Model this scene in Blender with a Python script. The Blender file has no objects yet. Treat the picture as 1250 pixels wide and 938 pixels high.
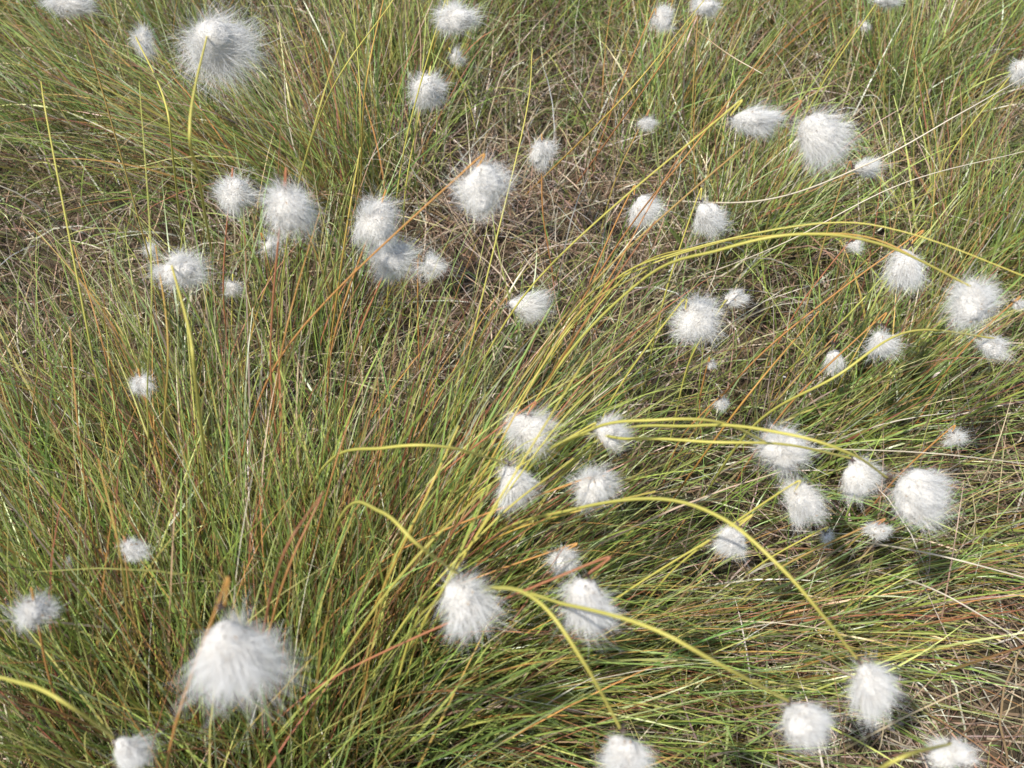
import bpy, math
import numpy as np
rng = np.random.default_rng(11)
CAM = np.array([0.0, 0.0, 0.95]); PITCH = math.radians(50); HF = math.radians(54)
FPX = 625/math.tan(HF/2)
RIGHT = np.array([1., 0, 0]); FWD = np.array([0, math.cos(PITCH), -math.sin(PITCH)]); UP = np.array([0, math.sin(PITCH), math.cos(PITCH)])

# ------------------------------------------------------------------ survey helpers
def at(px, py, h=0.0):
    """world point at height h for a surveyed bearing"""
    d = RIGHT*((px-625)/FPX) + UP*(-(py-469)/FPX) + FWD
    t = (h-CAM[2])/d[2]
    return CAM + d*t
def depth(p): return float(np.dot(p-CAM, FWD))

def hgt(x, y):
    return (0.022*np.sin(x*7.1+1.3)*np.cos(y*6.3+.4) + 0.012*np.sin(x*17+y*9) + 0.008*np.cos(y*23-x*11)
            + 0.06*np.sin(x*.9+2)*np.sin(y*.8+.2)*np.clip((np.hypot(x, y)-2)/4, 0, 1)
            + 0.5*np.sin(x*.07)*np.cos(y*.06)*np.clip((np.hypot(x, y)-6)/20, 0, 1))

def norm(v): return v/np.maximum(np.linalg.norm(v, axis=-1, keepdims=True), 1e-9)

# ------------------------------------------------------------------ mesh building
class MB:
    def __init__(s): s.v=[]; s.f=[]; s.c=[]; s.m=[]; s.n=0
    def add(s, v, f, c, m):
        s.v.append(v); s.f.append(f+s.n); s.c.append(c); s.m.append(np.full(len(f), m, np.int32)); s.n += len(v)
    def build(s, name, mats, smooth=True):
        v=np.concatenate(s.v).astype(np.float32); f=np.concatenate(s.f).astype(np.int32); c=np.concatenate(s.c); m=np.concatenate(s.m)
        me=bpy.data.meshes.new(name)
        me.vertices.add(len(v)); me.vertices.foreach_set('co', v.ravel())
        me.loops.add(len(f)*4); me.loops.foreach_set('vertex_index', f.ravel())
        me.polygons.add(len(f)); me.polygons.foreach_set('loop_start', np.arange(0, len(f)*4, 4, dtype=np.int32))
        me.polygons.foreach_set('material_index', m)
        me.polygons.foreach_set('use_smooth', np.full(len(f), smooth))
        a=me.color_attributes.new('tint', 'FLOAT_COLOR', 'POINT')
        a.data.foreach_set('color', np.concatenate([c, np.ones((len(c), 1))], 1).astype(np.float32).ravel())
        for mt in mats: me.materials.append(mt)
        me.update(calc_edges=True); me.validate()
        o=bpy.data.objects.new(name, me); bpy.context.scene.collection.objects.link(o)
        return o

def ribbons(mb, P, W, col, m=0, side=None):
    N, S1, _ = P.shape
    T = np.gradient(P, axis=1)
    if side is None: side = rng.normal(size=(N, 1, 3))
    B = norm(np.cross(T, np.broadcast_to(side, T.shape)))
    V = np.stack([P-B*W[..., None]/2, P+B*W[..., None]/2], 2).reshape(-1, 3)
    i = np.arange(N)[:, None]*S1*2 + np.arange(S1-1)[None]*2
    F = np.stack([i, i+1, i+3, i+2], -1).reshape(-1, 4)
    mb.add(V, F, np.repeat(col.reshape(-1, 3), 2, axis=0), m)

def blades(mb, root, d0, L, droop, curl, width, c0, c1, S=7, wind=None):
    N=len(root); P=np.zeros((N, S+1, 3)); P[:, 0]=root; d=norm(d0)
    cv=rng.normal(size=(N, 3))*curl[:, None]
    for k in range(S):
        t=(k+1)/S
        d=d+cv*(1/S)+np.array([0, 0, -1])*(droop*t/S*2)[:, None]
        if wind is not None: d=d+wind*(t/S*2)
        d=norm(d)
        P[:, k+1]=P[:, k]+d*(L/S)[:, None]
    g=hgt(P[..., 0], P[..., 1])+0.004
    low=P[..., 2]<g
    P[..., 2]=np.where(low, g+rng.uniform(0, .012, P.shape[:2]), P[..., 2])
    P[:, 0]=root
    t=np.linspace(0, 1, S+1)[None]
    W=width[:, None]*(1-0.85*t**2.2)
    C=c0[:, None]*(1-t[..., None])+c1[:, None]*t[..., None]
    ribbons(mb, P, W, C)

def tube(mb, P, r, col, m=0, K=6):
    S1=len(P); T=norm(np.gradient(P, axis=0)); ref=np.array([0.3, .9, .2])
    A=norm(np.cross(T, ref)); B=np.cross(T, A)
    an=np.arange(K)*2*math.pi/K
    V=P[:, None]+r[:, None, None]*(A[:, None]*np.cos(an)[None, :, None]+B[:, None]*np.sin(an)[None, :, None])
    i=np.arange(S1-1)[:, None]*K; j=np.arange(K)[None]; j2=(j+1)%K
    F=np.stack([i+j, i+j2, i+K+j2, i+K+j], -1).reshape(-1, 4)
    mb.add(V.reshape(-1, 3), F, np.repeat(col, K, axis=0), m)

def spline(pts, n=40):
    pts=np.array(pts, float); p=np.vstack([2*pts[0]-pts[1], pts, 2*pts[-1]-pts[-2]])
    out=[]; segs=len(pts)-1
    for u in np.linspace(0, segs-1e-6, n):
        i=int(u); t=u-i; a,b,c,d=p[i:i+4]
        out.append(.5*((2*b)+(-a+c)*t+(2*a-5*b+4*c-d)*t*t+(-a+3*b-3*c+d)*t**3))
    return np.array(out)

# ------------------------------------------------------------------ materials
def base(name):
    m=bpy.data.materials.new(name); m.use_nodes=True; nt=m.node_tree; nt.nodes.clear()
    return m, nt, nt.nodes.new('ShaderNodeOutputMaterial')
def leafmat(name, rough, trans, spec):
    m, nt, out=base(name); N=nt.nodes; Lk=nt.links
    a=N.new('ShaderNodeAttribute'); a.attribute_name='tint'
    p=N.new('ShaderNodeBsdfPrincipled'); p.inputs['Roughness'].default_value=rough; p.inputs['Specular IOR Level'].default_value=spec
    Lk.new(a.outputs['Color'], p.inputs['Base Color'])
    if trans<=0: Lk.new(p.outputs[0], out.inputs[0]); return m
    t=N.new('ShaderNodeBsdfTranslucent'); Lk.new(a.outputs['Color'], t.inputs['Color'])
    x=N.new('ShaderNodeMixShader'); x.inputs[0].default_value=trans
    Lk.new(p.outputs[0], x.inputs[1]); Lk.new(t.outputs[0], x.inputs[2]); Lk.new(x.outputs[0], out.inputs[0])
    return m
M_grass=leafmat('grass_blade', .36, .20, .7)
M_dead=leafmat('dead_grass', .45, 0, .6)
M_stem=leafmat('stem', .45, 0, .4)
M_fluff, nt, out=base('cotton_fibre')
a=nt.nodes.new('ShaderNodeAttribute'); a.attribute_name='tint'
d=nt.nodes.new('ShaderNodeBsdfDiffuse'); t=nt.nodes.new('ShaderNodeBsdfTranslucent'); x=nt.nodes.new('ShaderNodeMixShader'); x.inputs[0].default_value=.35
nt.links.new(a.outputs['Color'], d.inputs[0]); nt.links.new(a.outputs['Color'], t.inputs[0])
nt.links.new(d.outputs[0], x.inputs[1]); nt.links.new(t.outputs[0], x.inputs[2]); nt.links.new(x.outputs[0], out.inputs[0])
M_core, nt, out=base('packed_wool')
a=nt.nodes.new('ShaderNodeAttribute'); a.attribute_name='tint'
tc=nt.nodes.new('ShaderNodeTexCoord'); n1=nt.nodes.new('ShaderNodeTexNoise'); n1.inputs['Scale'].default_value=420; n1.inputs['Detail'].default_value=5
n1.inputs['Distortion'].default_value=1.5
nt.links.new(tc.outputs['Object'], n1.inputs['Vector'])
bm=nt.nodes.new('ShaderNodeBump'); bm.inputs['Strength'].default_value=.8; bm.inputs['Distance'].default_value=.003
nt.links.new(n1.outputs['Fac'], bm.inputs['Height'])
d=nt.nodes.new('ShaderNodeBsdfDiffuse'); nt.links.new(a.outputs['Color'], d.inputs[0]); nt.links.new(bm.outputs[0], d.inputs['Normal']); nt.links.new(d.outputs[0], out.inputs[0])
M_seed=leafmat('seed', .6, 0, .3)
M_ground, nt, out=base('peat_soil')
tc=nt.nodes.new('ShaderNodeTexCoord'); n1=nt.nodes.new('ShaderNodeTexNoise'); n1.inputs['Scale'].default_value=35; n1.inputs['Detail'].default_value=8
nt.links.new(tc.outputs['Object'], n1.inputs['Vector'])
cr=nt.nodes.new('ShaderNodeValToRGB'); nt.links.new(n1.outputs['Fac'], cr.inputs[0])
e=cr.color_ramp.elements; e[0].position=.3; e[0].color=(.03, .022, .012, 1); e[1].position=.7; e[1].color=(.14, .095, .055, 1)
k=e.new(.5); k.color=(.075, .055, .03, 1)
pb=nt.nodes.new('ShaderNodeBsdfPrincipled'); pb.inputs['Roughness'].default_value=.9; nt.links.new(cr.outputs[0], pb.inputs['Base Color'])
bm=nt.nodes.new('ShaderNodeBump'); bm.inputs['Strength'].default_value=.6; bm.inputs['Distance'].default_value=.01
nt.links.new(n1.outputs['Fac'], bm.inputs['Height']); nt.links.new(bm.outputs[0], pb.inputs['Normal']); nt.links.new(pb.outputs[0], out.inputs[0])

# ------------------------------------------------------------------ ground
n=260; u=np.linspace(-1, 1, n); gx=np.sinh(u*6.2)*1.2; X, Y=np.meshgrid(gx, gx+1.0)
V=np.stack([X, Y, hgt(X, Y)], -1).reshape(-1, 3)
i=(np.arange(n-1)[:, None]*n+np.arange(n-1)[None]); F=np.stack([i, i+1, i+n+1, i+n], -1).reshape(-1, 4)
g=MB(); g.add(V, F, np.full((len(V), 3), .5), 0); g.build('ground', [M_ground])

# ------------------------------------------------------------------ fields
flow=[(100,150,-.9,.1),(300,150,-.6,.5),(60,330,-.7,-.2),(200,420,-.2,.1),(100,700,.0,.2),(300,700,.0,.3),(450,500,.25,.4),
      (650,850,.9,-.1),(700,650,.7,.15),(900,750,.8,-.2),(1150,820,.2,-.5),(1000,450,.5,.35),(1150,250,.3,.4),(850,150,.3,.5),
      (600,200,.1,.4),(450,100,.2,.5),(1150,600,.6,0),(750,400,.4,.4),(420,880,.3,.1),(1100,60,.2,.5)]
FP=np.array([at(a,b)[:2] for a,b,_,_ in flow]); FV=np.array([[c,d] for _,_,c,d in flow])
def flowat(xy):
    w=1/(((xy[:, None]-FP[None])**2).sum(-1)+.004)**1.6
    return (w[..., None]*FV[None]).sum(1)/w.sum(1, keepdims=True)
brown=[(570,290,.24,1.),(480,180,.12,.7),(40,420,.15,.7),(40,900,.09,.9),(1150,840,.17,1.),(700,90,.12,.5),(250,340,.13,.55),(1200,650,.13,.6),(450,420,.14,.8),(200,20,.15,.25),(380,930,.05,.4),(900,420,.1,.4),(750,230,.1,.4),(1000,200,.08,.4),(1180,60,.08,.4),(900,60,.08,.4)]
BP=np.array([at(a,b)[:2] for a,b,_,_ in brown])
def brownat(xy):
    s=np.zeros(len(xy))
    for (a,b,r,w),p in zip(brown, BP): s=np.maximum(s, w*np.exp(-((xy-p)**2).sum(1)/r**2))
    return s
def lump(xy):
    x,y=xy[:,0],xy[:,1]
    return .5+.25*np.sin(x*19+3*np.sin(y*11))+.25*np.sin(y*23+2.5*np.sin(x*13+1))

PAL_G=np.array([[.17,.28,.045],[.27,.39,.065],[.37,.46,.085],[.45,.50,.12],[.22,.36,.09],[.54,.52,.15],[.36,.44,.19]])*.82+np.array([.33,.32,.16])*.18
PAL_D=np.array([[.53,.40,.24],[.35,.24,.14],[.64,.52,.36],[.24,.15,.10],[.46,.34,.27],[.76,.66,.52],[.40,.25,.17]])
PAL_O=np.array([[.56,.29,.09],[.60,.41,.11],[.42,.17,.09],[.34,.13,.08]])
def pick(pal, n, v=.22):
    c=pal[rng.integers(0, len(pal), n)]
    return (c*(1+rng.normal(size=(n,1))*v).clip(.45,1.45)*(1+rng.normal(size=(n,3))*.05)).clip(0,.8)
def scatter(n, x0,x1,y0,y1): return np.stack([rng.uniform(x0,x1,n), rng.uniform(y0,y1,n)],1)
def root3(xy): return np.concatenate([xy, (hgt(xy[:,0],xy[:,1])-.004)[:,None]],1)
def bw(n): return .0008+.0021*rng.random(n)**2.1

# litter -------------------------------------------------------------
mb=MB()
for (n,box) in ((36000,(-1.1,1.1,.15,2.05)),(5000,(-2.6,2.6,-.8,3.6))):
    xy=scatter(n,*box); b=brownat(xy); keep=rng.random(n)<.5+.5*b; xy=xy[keep]; b=b[keep]; n=len(xy)
    fl=flowat(xy); ang=rng.uniform(0,2*math.pi,n)
    d0=np.stack([np.cos(ang)*.9+fl[:,0]*.5, np.sin(ang)*.9+fl[:,1]*.4, rng.uniform(-.05,1.0,n)],1)
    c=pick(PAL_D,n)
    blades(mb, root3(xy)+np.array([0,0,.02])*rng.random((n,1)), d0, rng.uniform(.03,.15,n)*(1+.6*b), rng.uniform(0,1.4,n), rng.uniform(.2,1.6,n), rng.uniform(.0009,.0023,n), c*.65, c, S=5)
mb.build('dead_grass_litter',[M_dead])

# sward --------------------------------------------------------------
mb=MB()
for (n,box,ls) in ((40000,(-1.1,1.1,.12,2.1),1),(4500,(-2.6,2.6,-.8,3.6),1),(5500,(-7,7,-4,9),1.3)):
    xy=scatter(n,*box); b=brownat(xy); lp=lump(xy)
    keep=rng.random(n)<(.38+.62*lp)*(1-.78*b); xy=xy[keep]; b=b[keep]; n=len(xy)
    xy+=(.5*(np.round(xy/.055)*.055-xy))
    fl=flowat(xy)
    d0=np.stack([fl[:,0]*.7+rng.normal(size=n)*.55, fl[:,1]*.7+rng.normal(size=n)*.55, np.full(n,1.)],1)
    isd=rng.random(n)<.22+.35*b
    c=np.where(isd[:,None], pick(PAL_D,n), pick(PAL_G,n))
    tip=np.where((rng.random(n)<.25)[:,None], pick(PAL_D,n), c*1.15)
    L=rng.uniform(.08,.24,n)*ls*(1-.3*b)
    wd=np.concatenate([fl*.3,np.zeros((n,1))],1)
    blades(mb, root3(xy), d0, L, rng.uniform(.1,1.3,n), rng.uniform(.1,.9,n), bw(n)*ls, c*.5, tip, S=6, wind=wd)  # root tint darkened: shade in the gaps painted into the blade colour
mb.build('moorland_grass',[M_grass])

# tussocks -------------------------------------------------------------
tus=[ # px,py,radius,n,len,lean x,y, spread
 (300,990,.10,1200,.36,-.02,.22,.40),(430,900,.08,950,.34,.2,.15,.47),(130,900,.09,600,.32,-.05,.22,.38),
 (480,760,.06,750,.38,.45,.25,.5),(560,850,.06,500,.28,.8,-.05,.5),(300,760,.10,750,.34,.0,.25,.44),
 (60,700,.09,340,.28,-.1,.2,.4),(640,760,.07,450,.27,.8,.05,.5),(760,830,.07,420,.25,.8,-.15,.5),
 (430,260,.08,800,.32,-.35,.3,.6),(300,210,.08,500,.30,-.8,.1,.5),(500,120,.08,450,.30,.1,.3,.5),
 (380,420,.06,250,.28,.1,.4,.4),(640,560,.06,300,.26,.6,.3,.5),(1080,480,.08,450,.24,.4,.3,.6),(1180,330,.09,450,.26,.2,.4,.6),
 (900,300,.08,450,.26,.4,.4,.6),(1100,150,.1,550,.28,.2,.4,.6),(820,160,.1,450,.26,.3,.4,.55),(980,560,.07,350,.22,.7,.0,.55),
 (1080,700,.07,250,.2,.6,-.3,.5),(120,160,.1,450,.28,-.6,.1,.6),(640,30,.1,350,.28,.2,.3,.6),(950,780,.07,350,.22,.8,-.3,.5),(230,560,.08,350,.30,-.1,.3,.4),
 (960,60,.1,400,.26,.3,.4,.6),(1230,60,.1,350,.28,.0,.4,.6),(40,50,.1,400,.28,-.5,.2,.6),(60,560,.08,300,.26,-.3,.1,.5),(230,60,.1,400,.28,-.2,.2,.6),(780,30,.1,300,.26,.2,.3,.6)]
mb=MB()
for (px,py,R,n,L,lx,ly,sp) in tus:
    c0=at(px,py)[:2]; off=rng.normal(size=(n,2))*R*.55; xy=c0+off
    d0=np.stack([lx+off[:,0]/R*sp*.5+rng.normal(size=n)*sp*.6, ly+off[:,1]/R*sp*.5+rng.normal(size=n)*sp*.6, np.full(n,1.)],1)
    q=rng.random(n)
    c=np.where((q<.76)[:,None], pick(PAL_G,n), np.where((q<.89)[:,None], pick(PAL_D,n), pick(PAL_O,n)))
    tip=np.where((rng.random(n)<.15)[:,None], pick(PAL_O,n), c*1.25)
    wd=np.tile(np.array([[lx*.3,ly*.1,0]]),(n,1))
    blades(mb, root3(xy), d0, L*rng.uniform(.4,1.1,n), rng.uniform(.0,.75,n), rng.uniform(.05,.45,n), bw(n)*1.1, c*.5, tip, S=8, wind=wd)  # darker roots put the shade deep in the tussock into the tint
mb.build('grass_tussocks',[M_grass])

# dry flowering stalks ------------------------
def rise(n, top, bump=0.): 
    t=np.linspace(0,1,n); return top*(1-(1-t)**1.8)+bump*np.sin(t*math.pi)
def traced(pts, top, bump=.0, n=40):
    hs=rise(len(pts), top, bump)
    return spline([at(x,y,h) for (x,y),h in zip(pts,hs)], n)
YEL=np.array([.64,.54,.12]); YG=np.array([.46,.46,.11]); ORA=np.array([.58,.31,.08]); RED=np.array([.44,.18,.09]); STR=np.array([.76,.66,.50])
straws=MB()
def straw(pts, top, ca, cb, r=.0009, bump=0.):
    P=traced(pts, top, bump); t=np.linspace(0,1,len(P))[:,None]
    tube(straws, P, r*(1-.55*t[:,0]), ca*(1-t)+cb*t, 0, 5)
S_=[([(800,245),(930,245),(1060,200),(1170,140),(1250,95)],.3,STR,STR),([(820,350),(950,300),(1100,225),(1250,185)],.26,STR,STR),
 ([(850,545),(1000,548),(1130,553),(1250,566)],.25,STR,STR*.8),([(1010,655),(1130,675),(1250,705)],.2,STR,STR),([(1040,690),(1140,720),(1260,790)],.15,STR,STR*.8),
 ([(640,480),(760,290),(850,175),(960,30)],.4,RED,ORA),([(600,590),(660,480),(720,385),(800,270)],.4,ORA,RED),([(610,560),(680,450),(750,330),(830,190),(890,130)],.4,ORA,RED),
 ([(520,720),(560,640),(600,560),(700,390),(790,330)],.4,ORA,YEL),([(505,760),(560,620),(640,480),(740,350),(840,305),(1000,273),(1110,285),(1270,345)],.42,YG,YEL),
 ([(360,240),(400,120),(480,0)],.45,YG,YEL),([(440,260),(445,120),(470,-10)],.4,YEL,ORA),([(430,300),(440,150),(430,-10)],.38,YEL,YG),([(330,500),(350,300),(385,150),(420,40)],.5,YG,YEL),
 ([(150,620),(110,420),(60,160),(50,100)],.45,YG,YEL),([(170,640),(130,440),(90,300)],.35,RED,ORA),([(250,700),(240,540),(228,400)],.3,YEL,YG),
 ([(390,520),(420,300),(440,180)],.4,ORA,YEL),([(300,690),(330,520),(350,400),(390,260)],.4,RED,ORA),([(540,600),(580,400),(640,150),(650,60)],.4,YG,YEL),
 ([(190,700),(180,500),(185,330),(170,100)],.45,YG,YG),([(130,760),(100,560),(85,400)],.4,RED,ORA),([(160,840),(150,700),(120,560)],.4,YG,ORA),
 ([(360,760),(400,600),(440,470)],.35,ORA,RED),([(420,820),(500,650),(560,520)],.38,ORA,YEL),([(300,900),(340,730),(395,600)],.4,ORA,RED),([(500,735),(600,660),(720,620),(800,600)],.3,ORA,YEL),
 ([(490,760),(530,690),(560,640),(610,590)],.38,RED,RED),([(1000,520),(1040,440),(1080,370)],.2,YG,ORA),([(930,480),(1040,380),(1130,270)],.25,YG,YG),([(1080,230),(1100,120),(1125,0)],.3,STR,YG),
 ([(900,480),(870,420),(960,350)],.2,YG,STR),([(640,240),(760,120),(860,0)],.3,ORA,YEL),([(700,230),(800,90),(850,20)],.3,RED,ORA),([(830,20),(880,60),(930,90)],.3,ORA,STR),
 ([(420,920),(480,780),(600,640),(700,560)],.35,YG,YEL),([(440,900),(540,720),(680,520),(760,450)],.38,YG,YEL),([(20,930),(10,880),(5,860)],.2,YG,STR),([(215,700),(200,560),(205,420),(190,300)],.4,YG,ORA),
 ([(460,940),(500,780),(540,720),(600,590)],.38,YEL,YG),([(480,900),(510,780),(560,690),(640,560),(720,430)],.42,YEL,YEL),([(350,930),(420,800),(500,690),(590,600)],.4,YG,YEL),([(620,520),(700,380),(790,325),(900,290)],.35,YG,YEL),
 ([(300,900),(320,780),(345,680),(395,600)],.45,RED,RED*.8),([(640,500),(760,340),(860,300),(960,287),(1060,290),(1150,332)],.42,YG,ORA),([(800,640),(900,500),(1000,380)],.3,ORA,ORA)]
for s in S_: straw(*s[:4], r=rng.uniform(.0008,.0013), bump=.05)
straws.build('dry_flower_stalks',[M_stem])

# ------------------------------------------------------------------ cottongrass
H=[(85,6,70,34,'p',0,1),(175,50,38,50,'p',-90,.7),(264,54,116,98,'p',-20,1.1),(555,22,60,46,'p',0,.9),(557,70,30,30,'p',0,.4),(523,110,54,56,'p',0,1),
(808,22,36,34,'p',0,1),(860,8,36,26,'p',0,.8),(1085,0,40,20,'p',0,.8),(1246,85,30,40,'p',0,1),(915,145,76,46,'t',-12,1),(992,162,86,82,'t',-35,1),(1053,205,46,30,'t',0,.8),
(789,150,38,28,'p',0,.5),(662,185,36,48,'p',-80,.9),(588,230,82,78,'p',-60,1),(286,236,62,56,'p',0,.9),(352,252,86,76,'p',0,1),(783,253,50,42,'t',-60,.9),(862,263,56,50,'t',-70,1),
(185,305,36,34,'p',0,.4),(218,330,76,50,'p',0,1.1),(460,270,70,74,'p',0,1),(480,315,70,66,'p',0,1),(526,325,50,40,'p',0,.6),(638,376,60,42,'t',-10,1.1),(850,388,70,70,'p',-60,1.1),(895,365,32,24,'t',30,.8),
(1107,322,60,66,'t',-100,1),(1045,300,28,26,'p',0,.5),(1188,368,78,70,'p',0,1.1),(1212,422,44,36,'p',0,.9),(1075,415,52,52,'t',-90,.65),(1018,435,40,50,'t',-90,.25),(172,470,34,30,'p',0,.8),
(162,670,38,34,'p',0,1),(42,745,56,52,'p',0,1),(281,787,126,126,'t',-80,1.3),(567,732,88,82,'t',-75,1.1),(718,732,90,82,'t',-90,1.2),(688,683,42,42,'p',0,.75),(645,522,70,66,'p',0,1),
(627,588,62,64,'t',-70,1),(740,528,54,52,'t',-10,.9),(725,595,74,56,'p',0,.9),(895,657,46,46,'t',-120,.9),(958,548,70,70,'p',0,1),(980,612,60,72,'p',-90,1),(1048,578,56,60,'t',-60,.9),(1112,600,86,86,'t',-30,1.1),
(1072,648,34,26,'p',0,.75),(1060,833,74,88,'t',-65,1.2),(980,877,76,66,'t',-50,1.1),(762,915,74,62,'t',-80,1.1),(155,915,62,50,'t',-40,1),(1160,920,66,40,'p',0,1),(1165,535,36,34,'p',0,.5),
(880,492,26,26,'p',0,.5),(1055,32,22,18,'p',0,.4),(868,445,18,16,'p',0,.5),(1243,372,18,18,'p',0,.7),(285,352,40,34,'p',0,.3),(330,300,44,40,'p',0,.35),(82,690,22,30,'p',0,.3),(8,742,24,22,'p',0,.5),(1010,655,26,30,'p',0,.3)]
TR={
(762,915):[(500,800),(560,730),(610,718),(660,737),(712,808)],
(980,877):[(520,800),(590,722),(690,738),(790,765),(880,812)],
(1060,833):[(520,740),(600,655),(700,622),(800,609),(880,632),(950,690),(1003,750)],
(567,732):[(380,720),(420,625),(465,625),(510,665)],
(627,588):[(350,650),(400,565),(470,547),(545,546)],
(958,548):[(560,720),(640,580),(720,525),(800,513),(880,516)],
(1048,578):[(560,720),(680,550),(770,536),(870,540),(960,543)],
(1112,600):[(600,700),(720,545),(850,520),(960,530),(1040,555)],
(1188,368):[(540,720),(660,480),(780,345),(880,305),(980,286),(1080,300)],
(1212,422):[(850,620),(920,520),(1020,460),(1110,405)],
(155,915):[(-80,900),(-30,835),(30,835),(90,865)],
(218,330):[(265,690),(250,560),(238,460),(230,400)],
(264,54):[(262,330),(245,230),(232,150)],
(175,50):[(225,320),(212,200),(200,120)],
(1160,920):[(1010,1010),(1050,960),(1100,925)],
}
fluffW=np.array([.96,.95,.925])
def cotton(idx, px,py,w,h,kind,ang,dens):
    mb=MB()
    ang_down=PITCH+math.atan((py-469)/FPX)
    dep=.05*FPX/max(w,h)
    z=.95-dep*math.sin(ang_down)/math.cos(ang_down-PITCH)
    lo=.17 if dens<.6 else .25 if dens<.8 else (.36 if py>700 else .31 if py>450 else .25)
    z=float(np.clip(z,lo,.47))+rng.uniform(-.015,.015)
    if dens<.45: z=.15
    C=at(px,py,z); s=depth(C)/FPX*1.14; a=w/2*s; b=h/2*s; R=(a+b)/2
    th=math.radians(ang if kind=='t' else rng.uniform(-110,-10))
    D=norm(RIGHT*math.cos(th)+UP*math.sin(th)+FWD*rng.uniform(-.25,.25))
    att=C-D*R*(.66 if kind=='t' else .4)
    if (px,py) in TR:
        pts=TR[(px,py)]; k=len(pts); hs=[]
        for q in range(k):
            tt=q/k; hs.append((z+.02)*(1-(1-tt)**3)+.09*math.sin(tt*math.pi))
        P=[at(x,y,hh) for (x,y),hh in zip(pts,hs)]
        P=spline(P+[att],44); ca,cb=YG,YEL*1.05; rr=.0014
    else:
        fl=flowat(C[None,:2])[0]; Lr=z*.75
        rt=np.array([C[0]-fl[0]*Lr*rng.uniform(.5,1.3)+rng.normal()*.03, C[1]-fl[1]*Lr*.6, 0]); rt[2]=hgt(rt[0],rt[1])
        mid=rt*.5+C*.5+np.array([-fl[0]*.25*Lr*.5,0,z*.15])
        P=spline([rt,rt*.75+mid*.25+np.array([0,0,.02]),mid,att-D*R*.25,att],36)
        ca,cb=(YG,YEL) if rng.random()<.6 else (RED*.9,ORA)
        if rng.random()<.3: cb=RED
        rr=.0011
    t=np.linspace(0,1,len(P))[:,None]
    tube(mb,P,rr*(1-.4*t[:,0]),ca*(1-t)+cb*t,0,6)
    nb=9; dirs=norm(D[None]*.5+rng.normal(size=(nb,3))*.7); tt=np.linspace(0,1,4)[None,:,None]
    Pb=att+dirs[:,None]*tt*.005
    ribbons(mb,Pb,np.tile(np.array([[.0016,.002,.0015,.0003]]),(nb,1)),np.tile(np.array([.10,.07,.06]),(nb,4,1)),2)
    K=rng.integers(6,10)
    def shape(Pw):
        rel=Pw-C
        if kind=='t':
            ax=rel@D; k=np.clip(.92+.22*ax/R,.68,1.15)
            rel=D*ax[...,None]+(rel-D*ax[...,None])*k[...,None]
        rel=rel+RIGHT*((rel@RIGHT)*(a/R-1))[...,None]+UP*((rel@UP)*(b/R-1))[...,None]
        return C+rel
    ck=norm(rng.normal(size=(K,3))+D*.25); amp=rng.uniform(.05,.38,K)
    def rad(uv):
        dt=np.clip(uv@ck.T,0,1)**3
        return R*(.37+(dt*amp).max(-1))
    cs=.95 if dens>.7 else .62
    nu,nv=30,19
    ph=np.linspace(0,2*math.pi,nu,endpoint=False)[None]; tv=np.linspace(.03,math.pi-.03,nv)[:,None]
    U=np.stack([np.sin(tv)*np.cos(ph),np.sin(tv)*np.sin(ph),np.cos(tv)+0*ph],-1)
    PV=shape(C+U*(rad(U)*cs*(1+rng.normal(size=U.shape[:2])*.04))[...,None])
    ii=np.arange(nv-1)[:,None]*nu; jj=np.arange(nu)[None]
    Fc=np.stack([ii+jj,ii+nu+jj,ii+nu+(jj+1)%nu,ii+(jj+1)%nu],-1).reshape(-1,4)
    mb.add(PV.reshape(-1,3),Fc,np.tile(np.array([.80,.765,.71]),(nu*nv,1)),3)
    # fibres leave the packed wool in locks and curl around it
    n=int((1800+2300*min(R/.025,1.6))*dens); S=5 if R>.02 else 4
    uv=norm(rng.normal(size=(n,3)) + (D*.3 if kind=='t' else 0))
    r0=rad(uv)*cs*rng.uniform(.5,1.12,n)
    org=C+uv*r0[:,None]
    tg=norm(np.cross(uv,rng.normal(size=(n,3))))
    K2=26; c2=norm(rng.normal(size=(K2,3))); ki=np.argmax(uv@c2.T+rng.normal(size=(n,K2))*.08,1)
    lockv=rng.normal(size=(K2,3))*.55
    if kind=='t': dd=norm(uv*.62+tg*.38+D*.85+lockv[ki]*.85); cu=.7; Lb=1.08
    else: dd=norm(uv*.6+tg*.5+D*.2+lockv[ki]*1.1); cu=.9; Lb=1.0
    lk=rng.uniform(.7,1.25,K2)[ki]
    L=R*rng.uniform(.2,.70,n)*Lb*lk; wisp=rng.random(n)<.10; L=np.where(wisp,L*rng.uniform(1.2,1.8,n),L)
    cv=(rng.normal(size=(K2,3))[ki]*.7+rng.normal(size=(n,3))*.65)*cu+np.array([.3,0,-.3]); cv2=rng.normal(size=(n,3))*.5*cu
    P=np.zeros((n,S+1,3)); P[:,0]=org
    for k in range(S):
        dd=norm(dd+(cv*(k+1)/S+cv2*math.sin(k*1.3))*(1.6/S))
        P[:,k+1]=P[:,k]+dd*(L/S)[:,None]
    P=shape(P)
    t=np.linspace(0,1,S+1)[None,:,None]
    W=rng.uniform(.00011,.00027,(n,1))*(1-.7*t[...,0]**1.2)
    tone=rng.uniform(.93,1.0,(n,1,1)); base_c=np.array([.89,.85,.79]); mix=np.clip(t*2.0,0,1)
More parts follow.
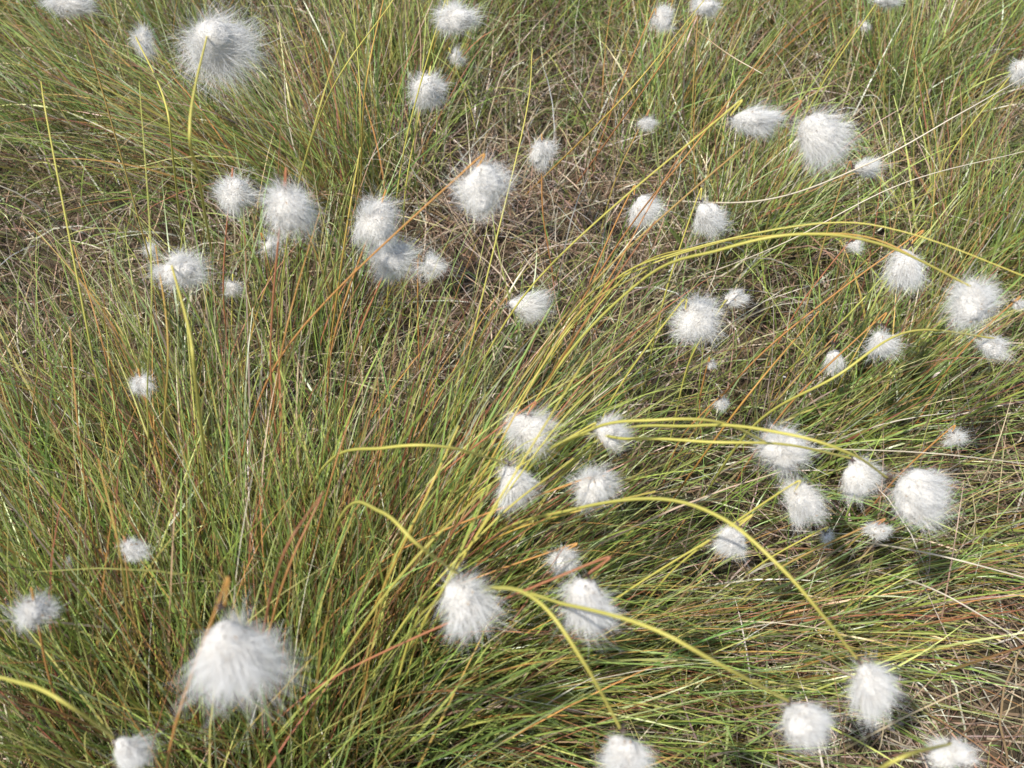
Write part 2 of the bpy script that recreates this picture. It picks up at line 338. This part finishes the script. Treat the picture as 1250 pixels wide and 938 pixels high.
    ribbons(mb,P,W,(base_c*(1-mix)+fluffW*mix)*tone,1)
    # small seeds caught in the wool
    ns=int(11*dens)+2
    us=norm(rng.normal(size=(ns,3))); o=C+us*(rad(us)*1.12)[:,None]; dd=norm(rng.normal(size=(ns,3)))
    tt=np.linspace(-1,1,4)[None,:,None]; Ps=shape(o[:,None]+dd[:,None]*tt*.0013)
    ribbons(mb,Ps,np.tile(np.array([[.0002,.001,.001,.0002]]),(ns,1)),np.tile(np.array([.40,.29,.19]),(ns,4,1)),2)
    mb.build('cottongrass',[M_stem,M_fluff,M_seed,M_core])
for i_,h_ in enumerate(H): cotton(i_,*h_)

# ------------------------------------------------------------------ light / world / camera
el=math.radians(60); az=math.radians(-128)   # azimuth clockwise from +Y
sd=np.array([math.sin(az)*math.cos(el), math.cos(az)*math.cos(el), math.sin(el)])
from mathutils import Vector
sun=bpy.data.lights.new('sun','SUN'); sun.energy=5.0; sun.angle=math.radians(.5); sun.color=(1,.96,.88)
so=bpy.data.objects.new('sun',sun); so.rotation_euler=Vector(sd).to_track_quat('Z','Y').to_euler(); bpy.context.scene.collection.objects.link(so)
w=bpy.data.worlds.new('World'); bpy.context.scene.world=w; w.use_nodes=True; nt=w.node_tree
sky=nt.nodes.new('ShaderNodeTexSky'); sky.sky_type='NISHITA'; sky.sun_disc=False; sky.sun_elevation=el; sky.sun_rotation=az%(2*math.pi)
bg=nt.nodes['Background']; bg.inputs['Strength'].default_value=.14; nt.links.new(sky.outputs[0],bg.inputs[0])
cam=bpy.data.cameras.new('camera'); cam.sensor_width=36; cam.lens=18/math.tan(HF/2); cam.clip_start=.01; cam.clip_end=2000
cam.dof.use_dof=True; cam.dof.focus_distance=1.08; cam.dof.aperture_fstop=8
co=bpy.data.objects.new('camera',cam); co.location=CAM; co.rotation_euler=(math.pi/2-PITCH,0,0); bpy.context.scene.collection.objects.link(co)
sc=bpy.context.scene; sc.camera=co
sc.view_settings.view_transform='Standard'; sc.view_settings.look='None'; sc.view_settings.exposure=0
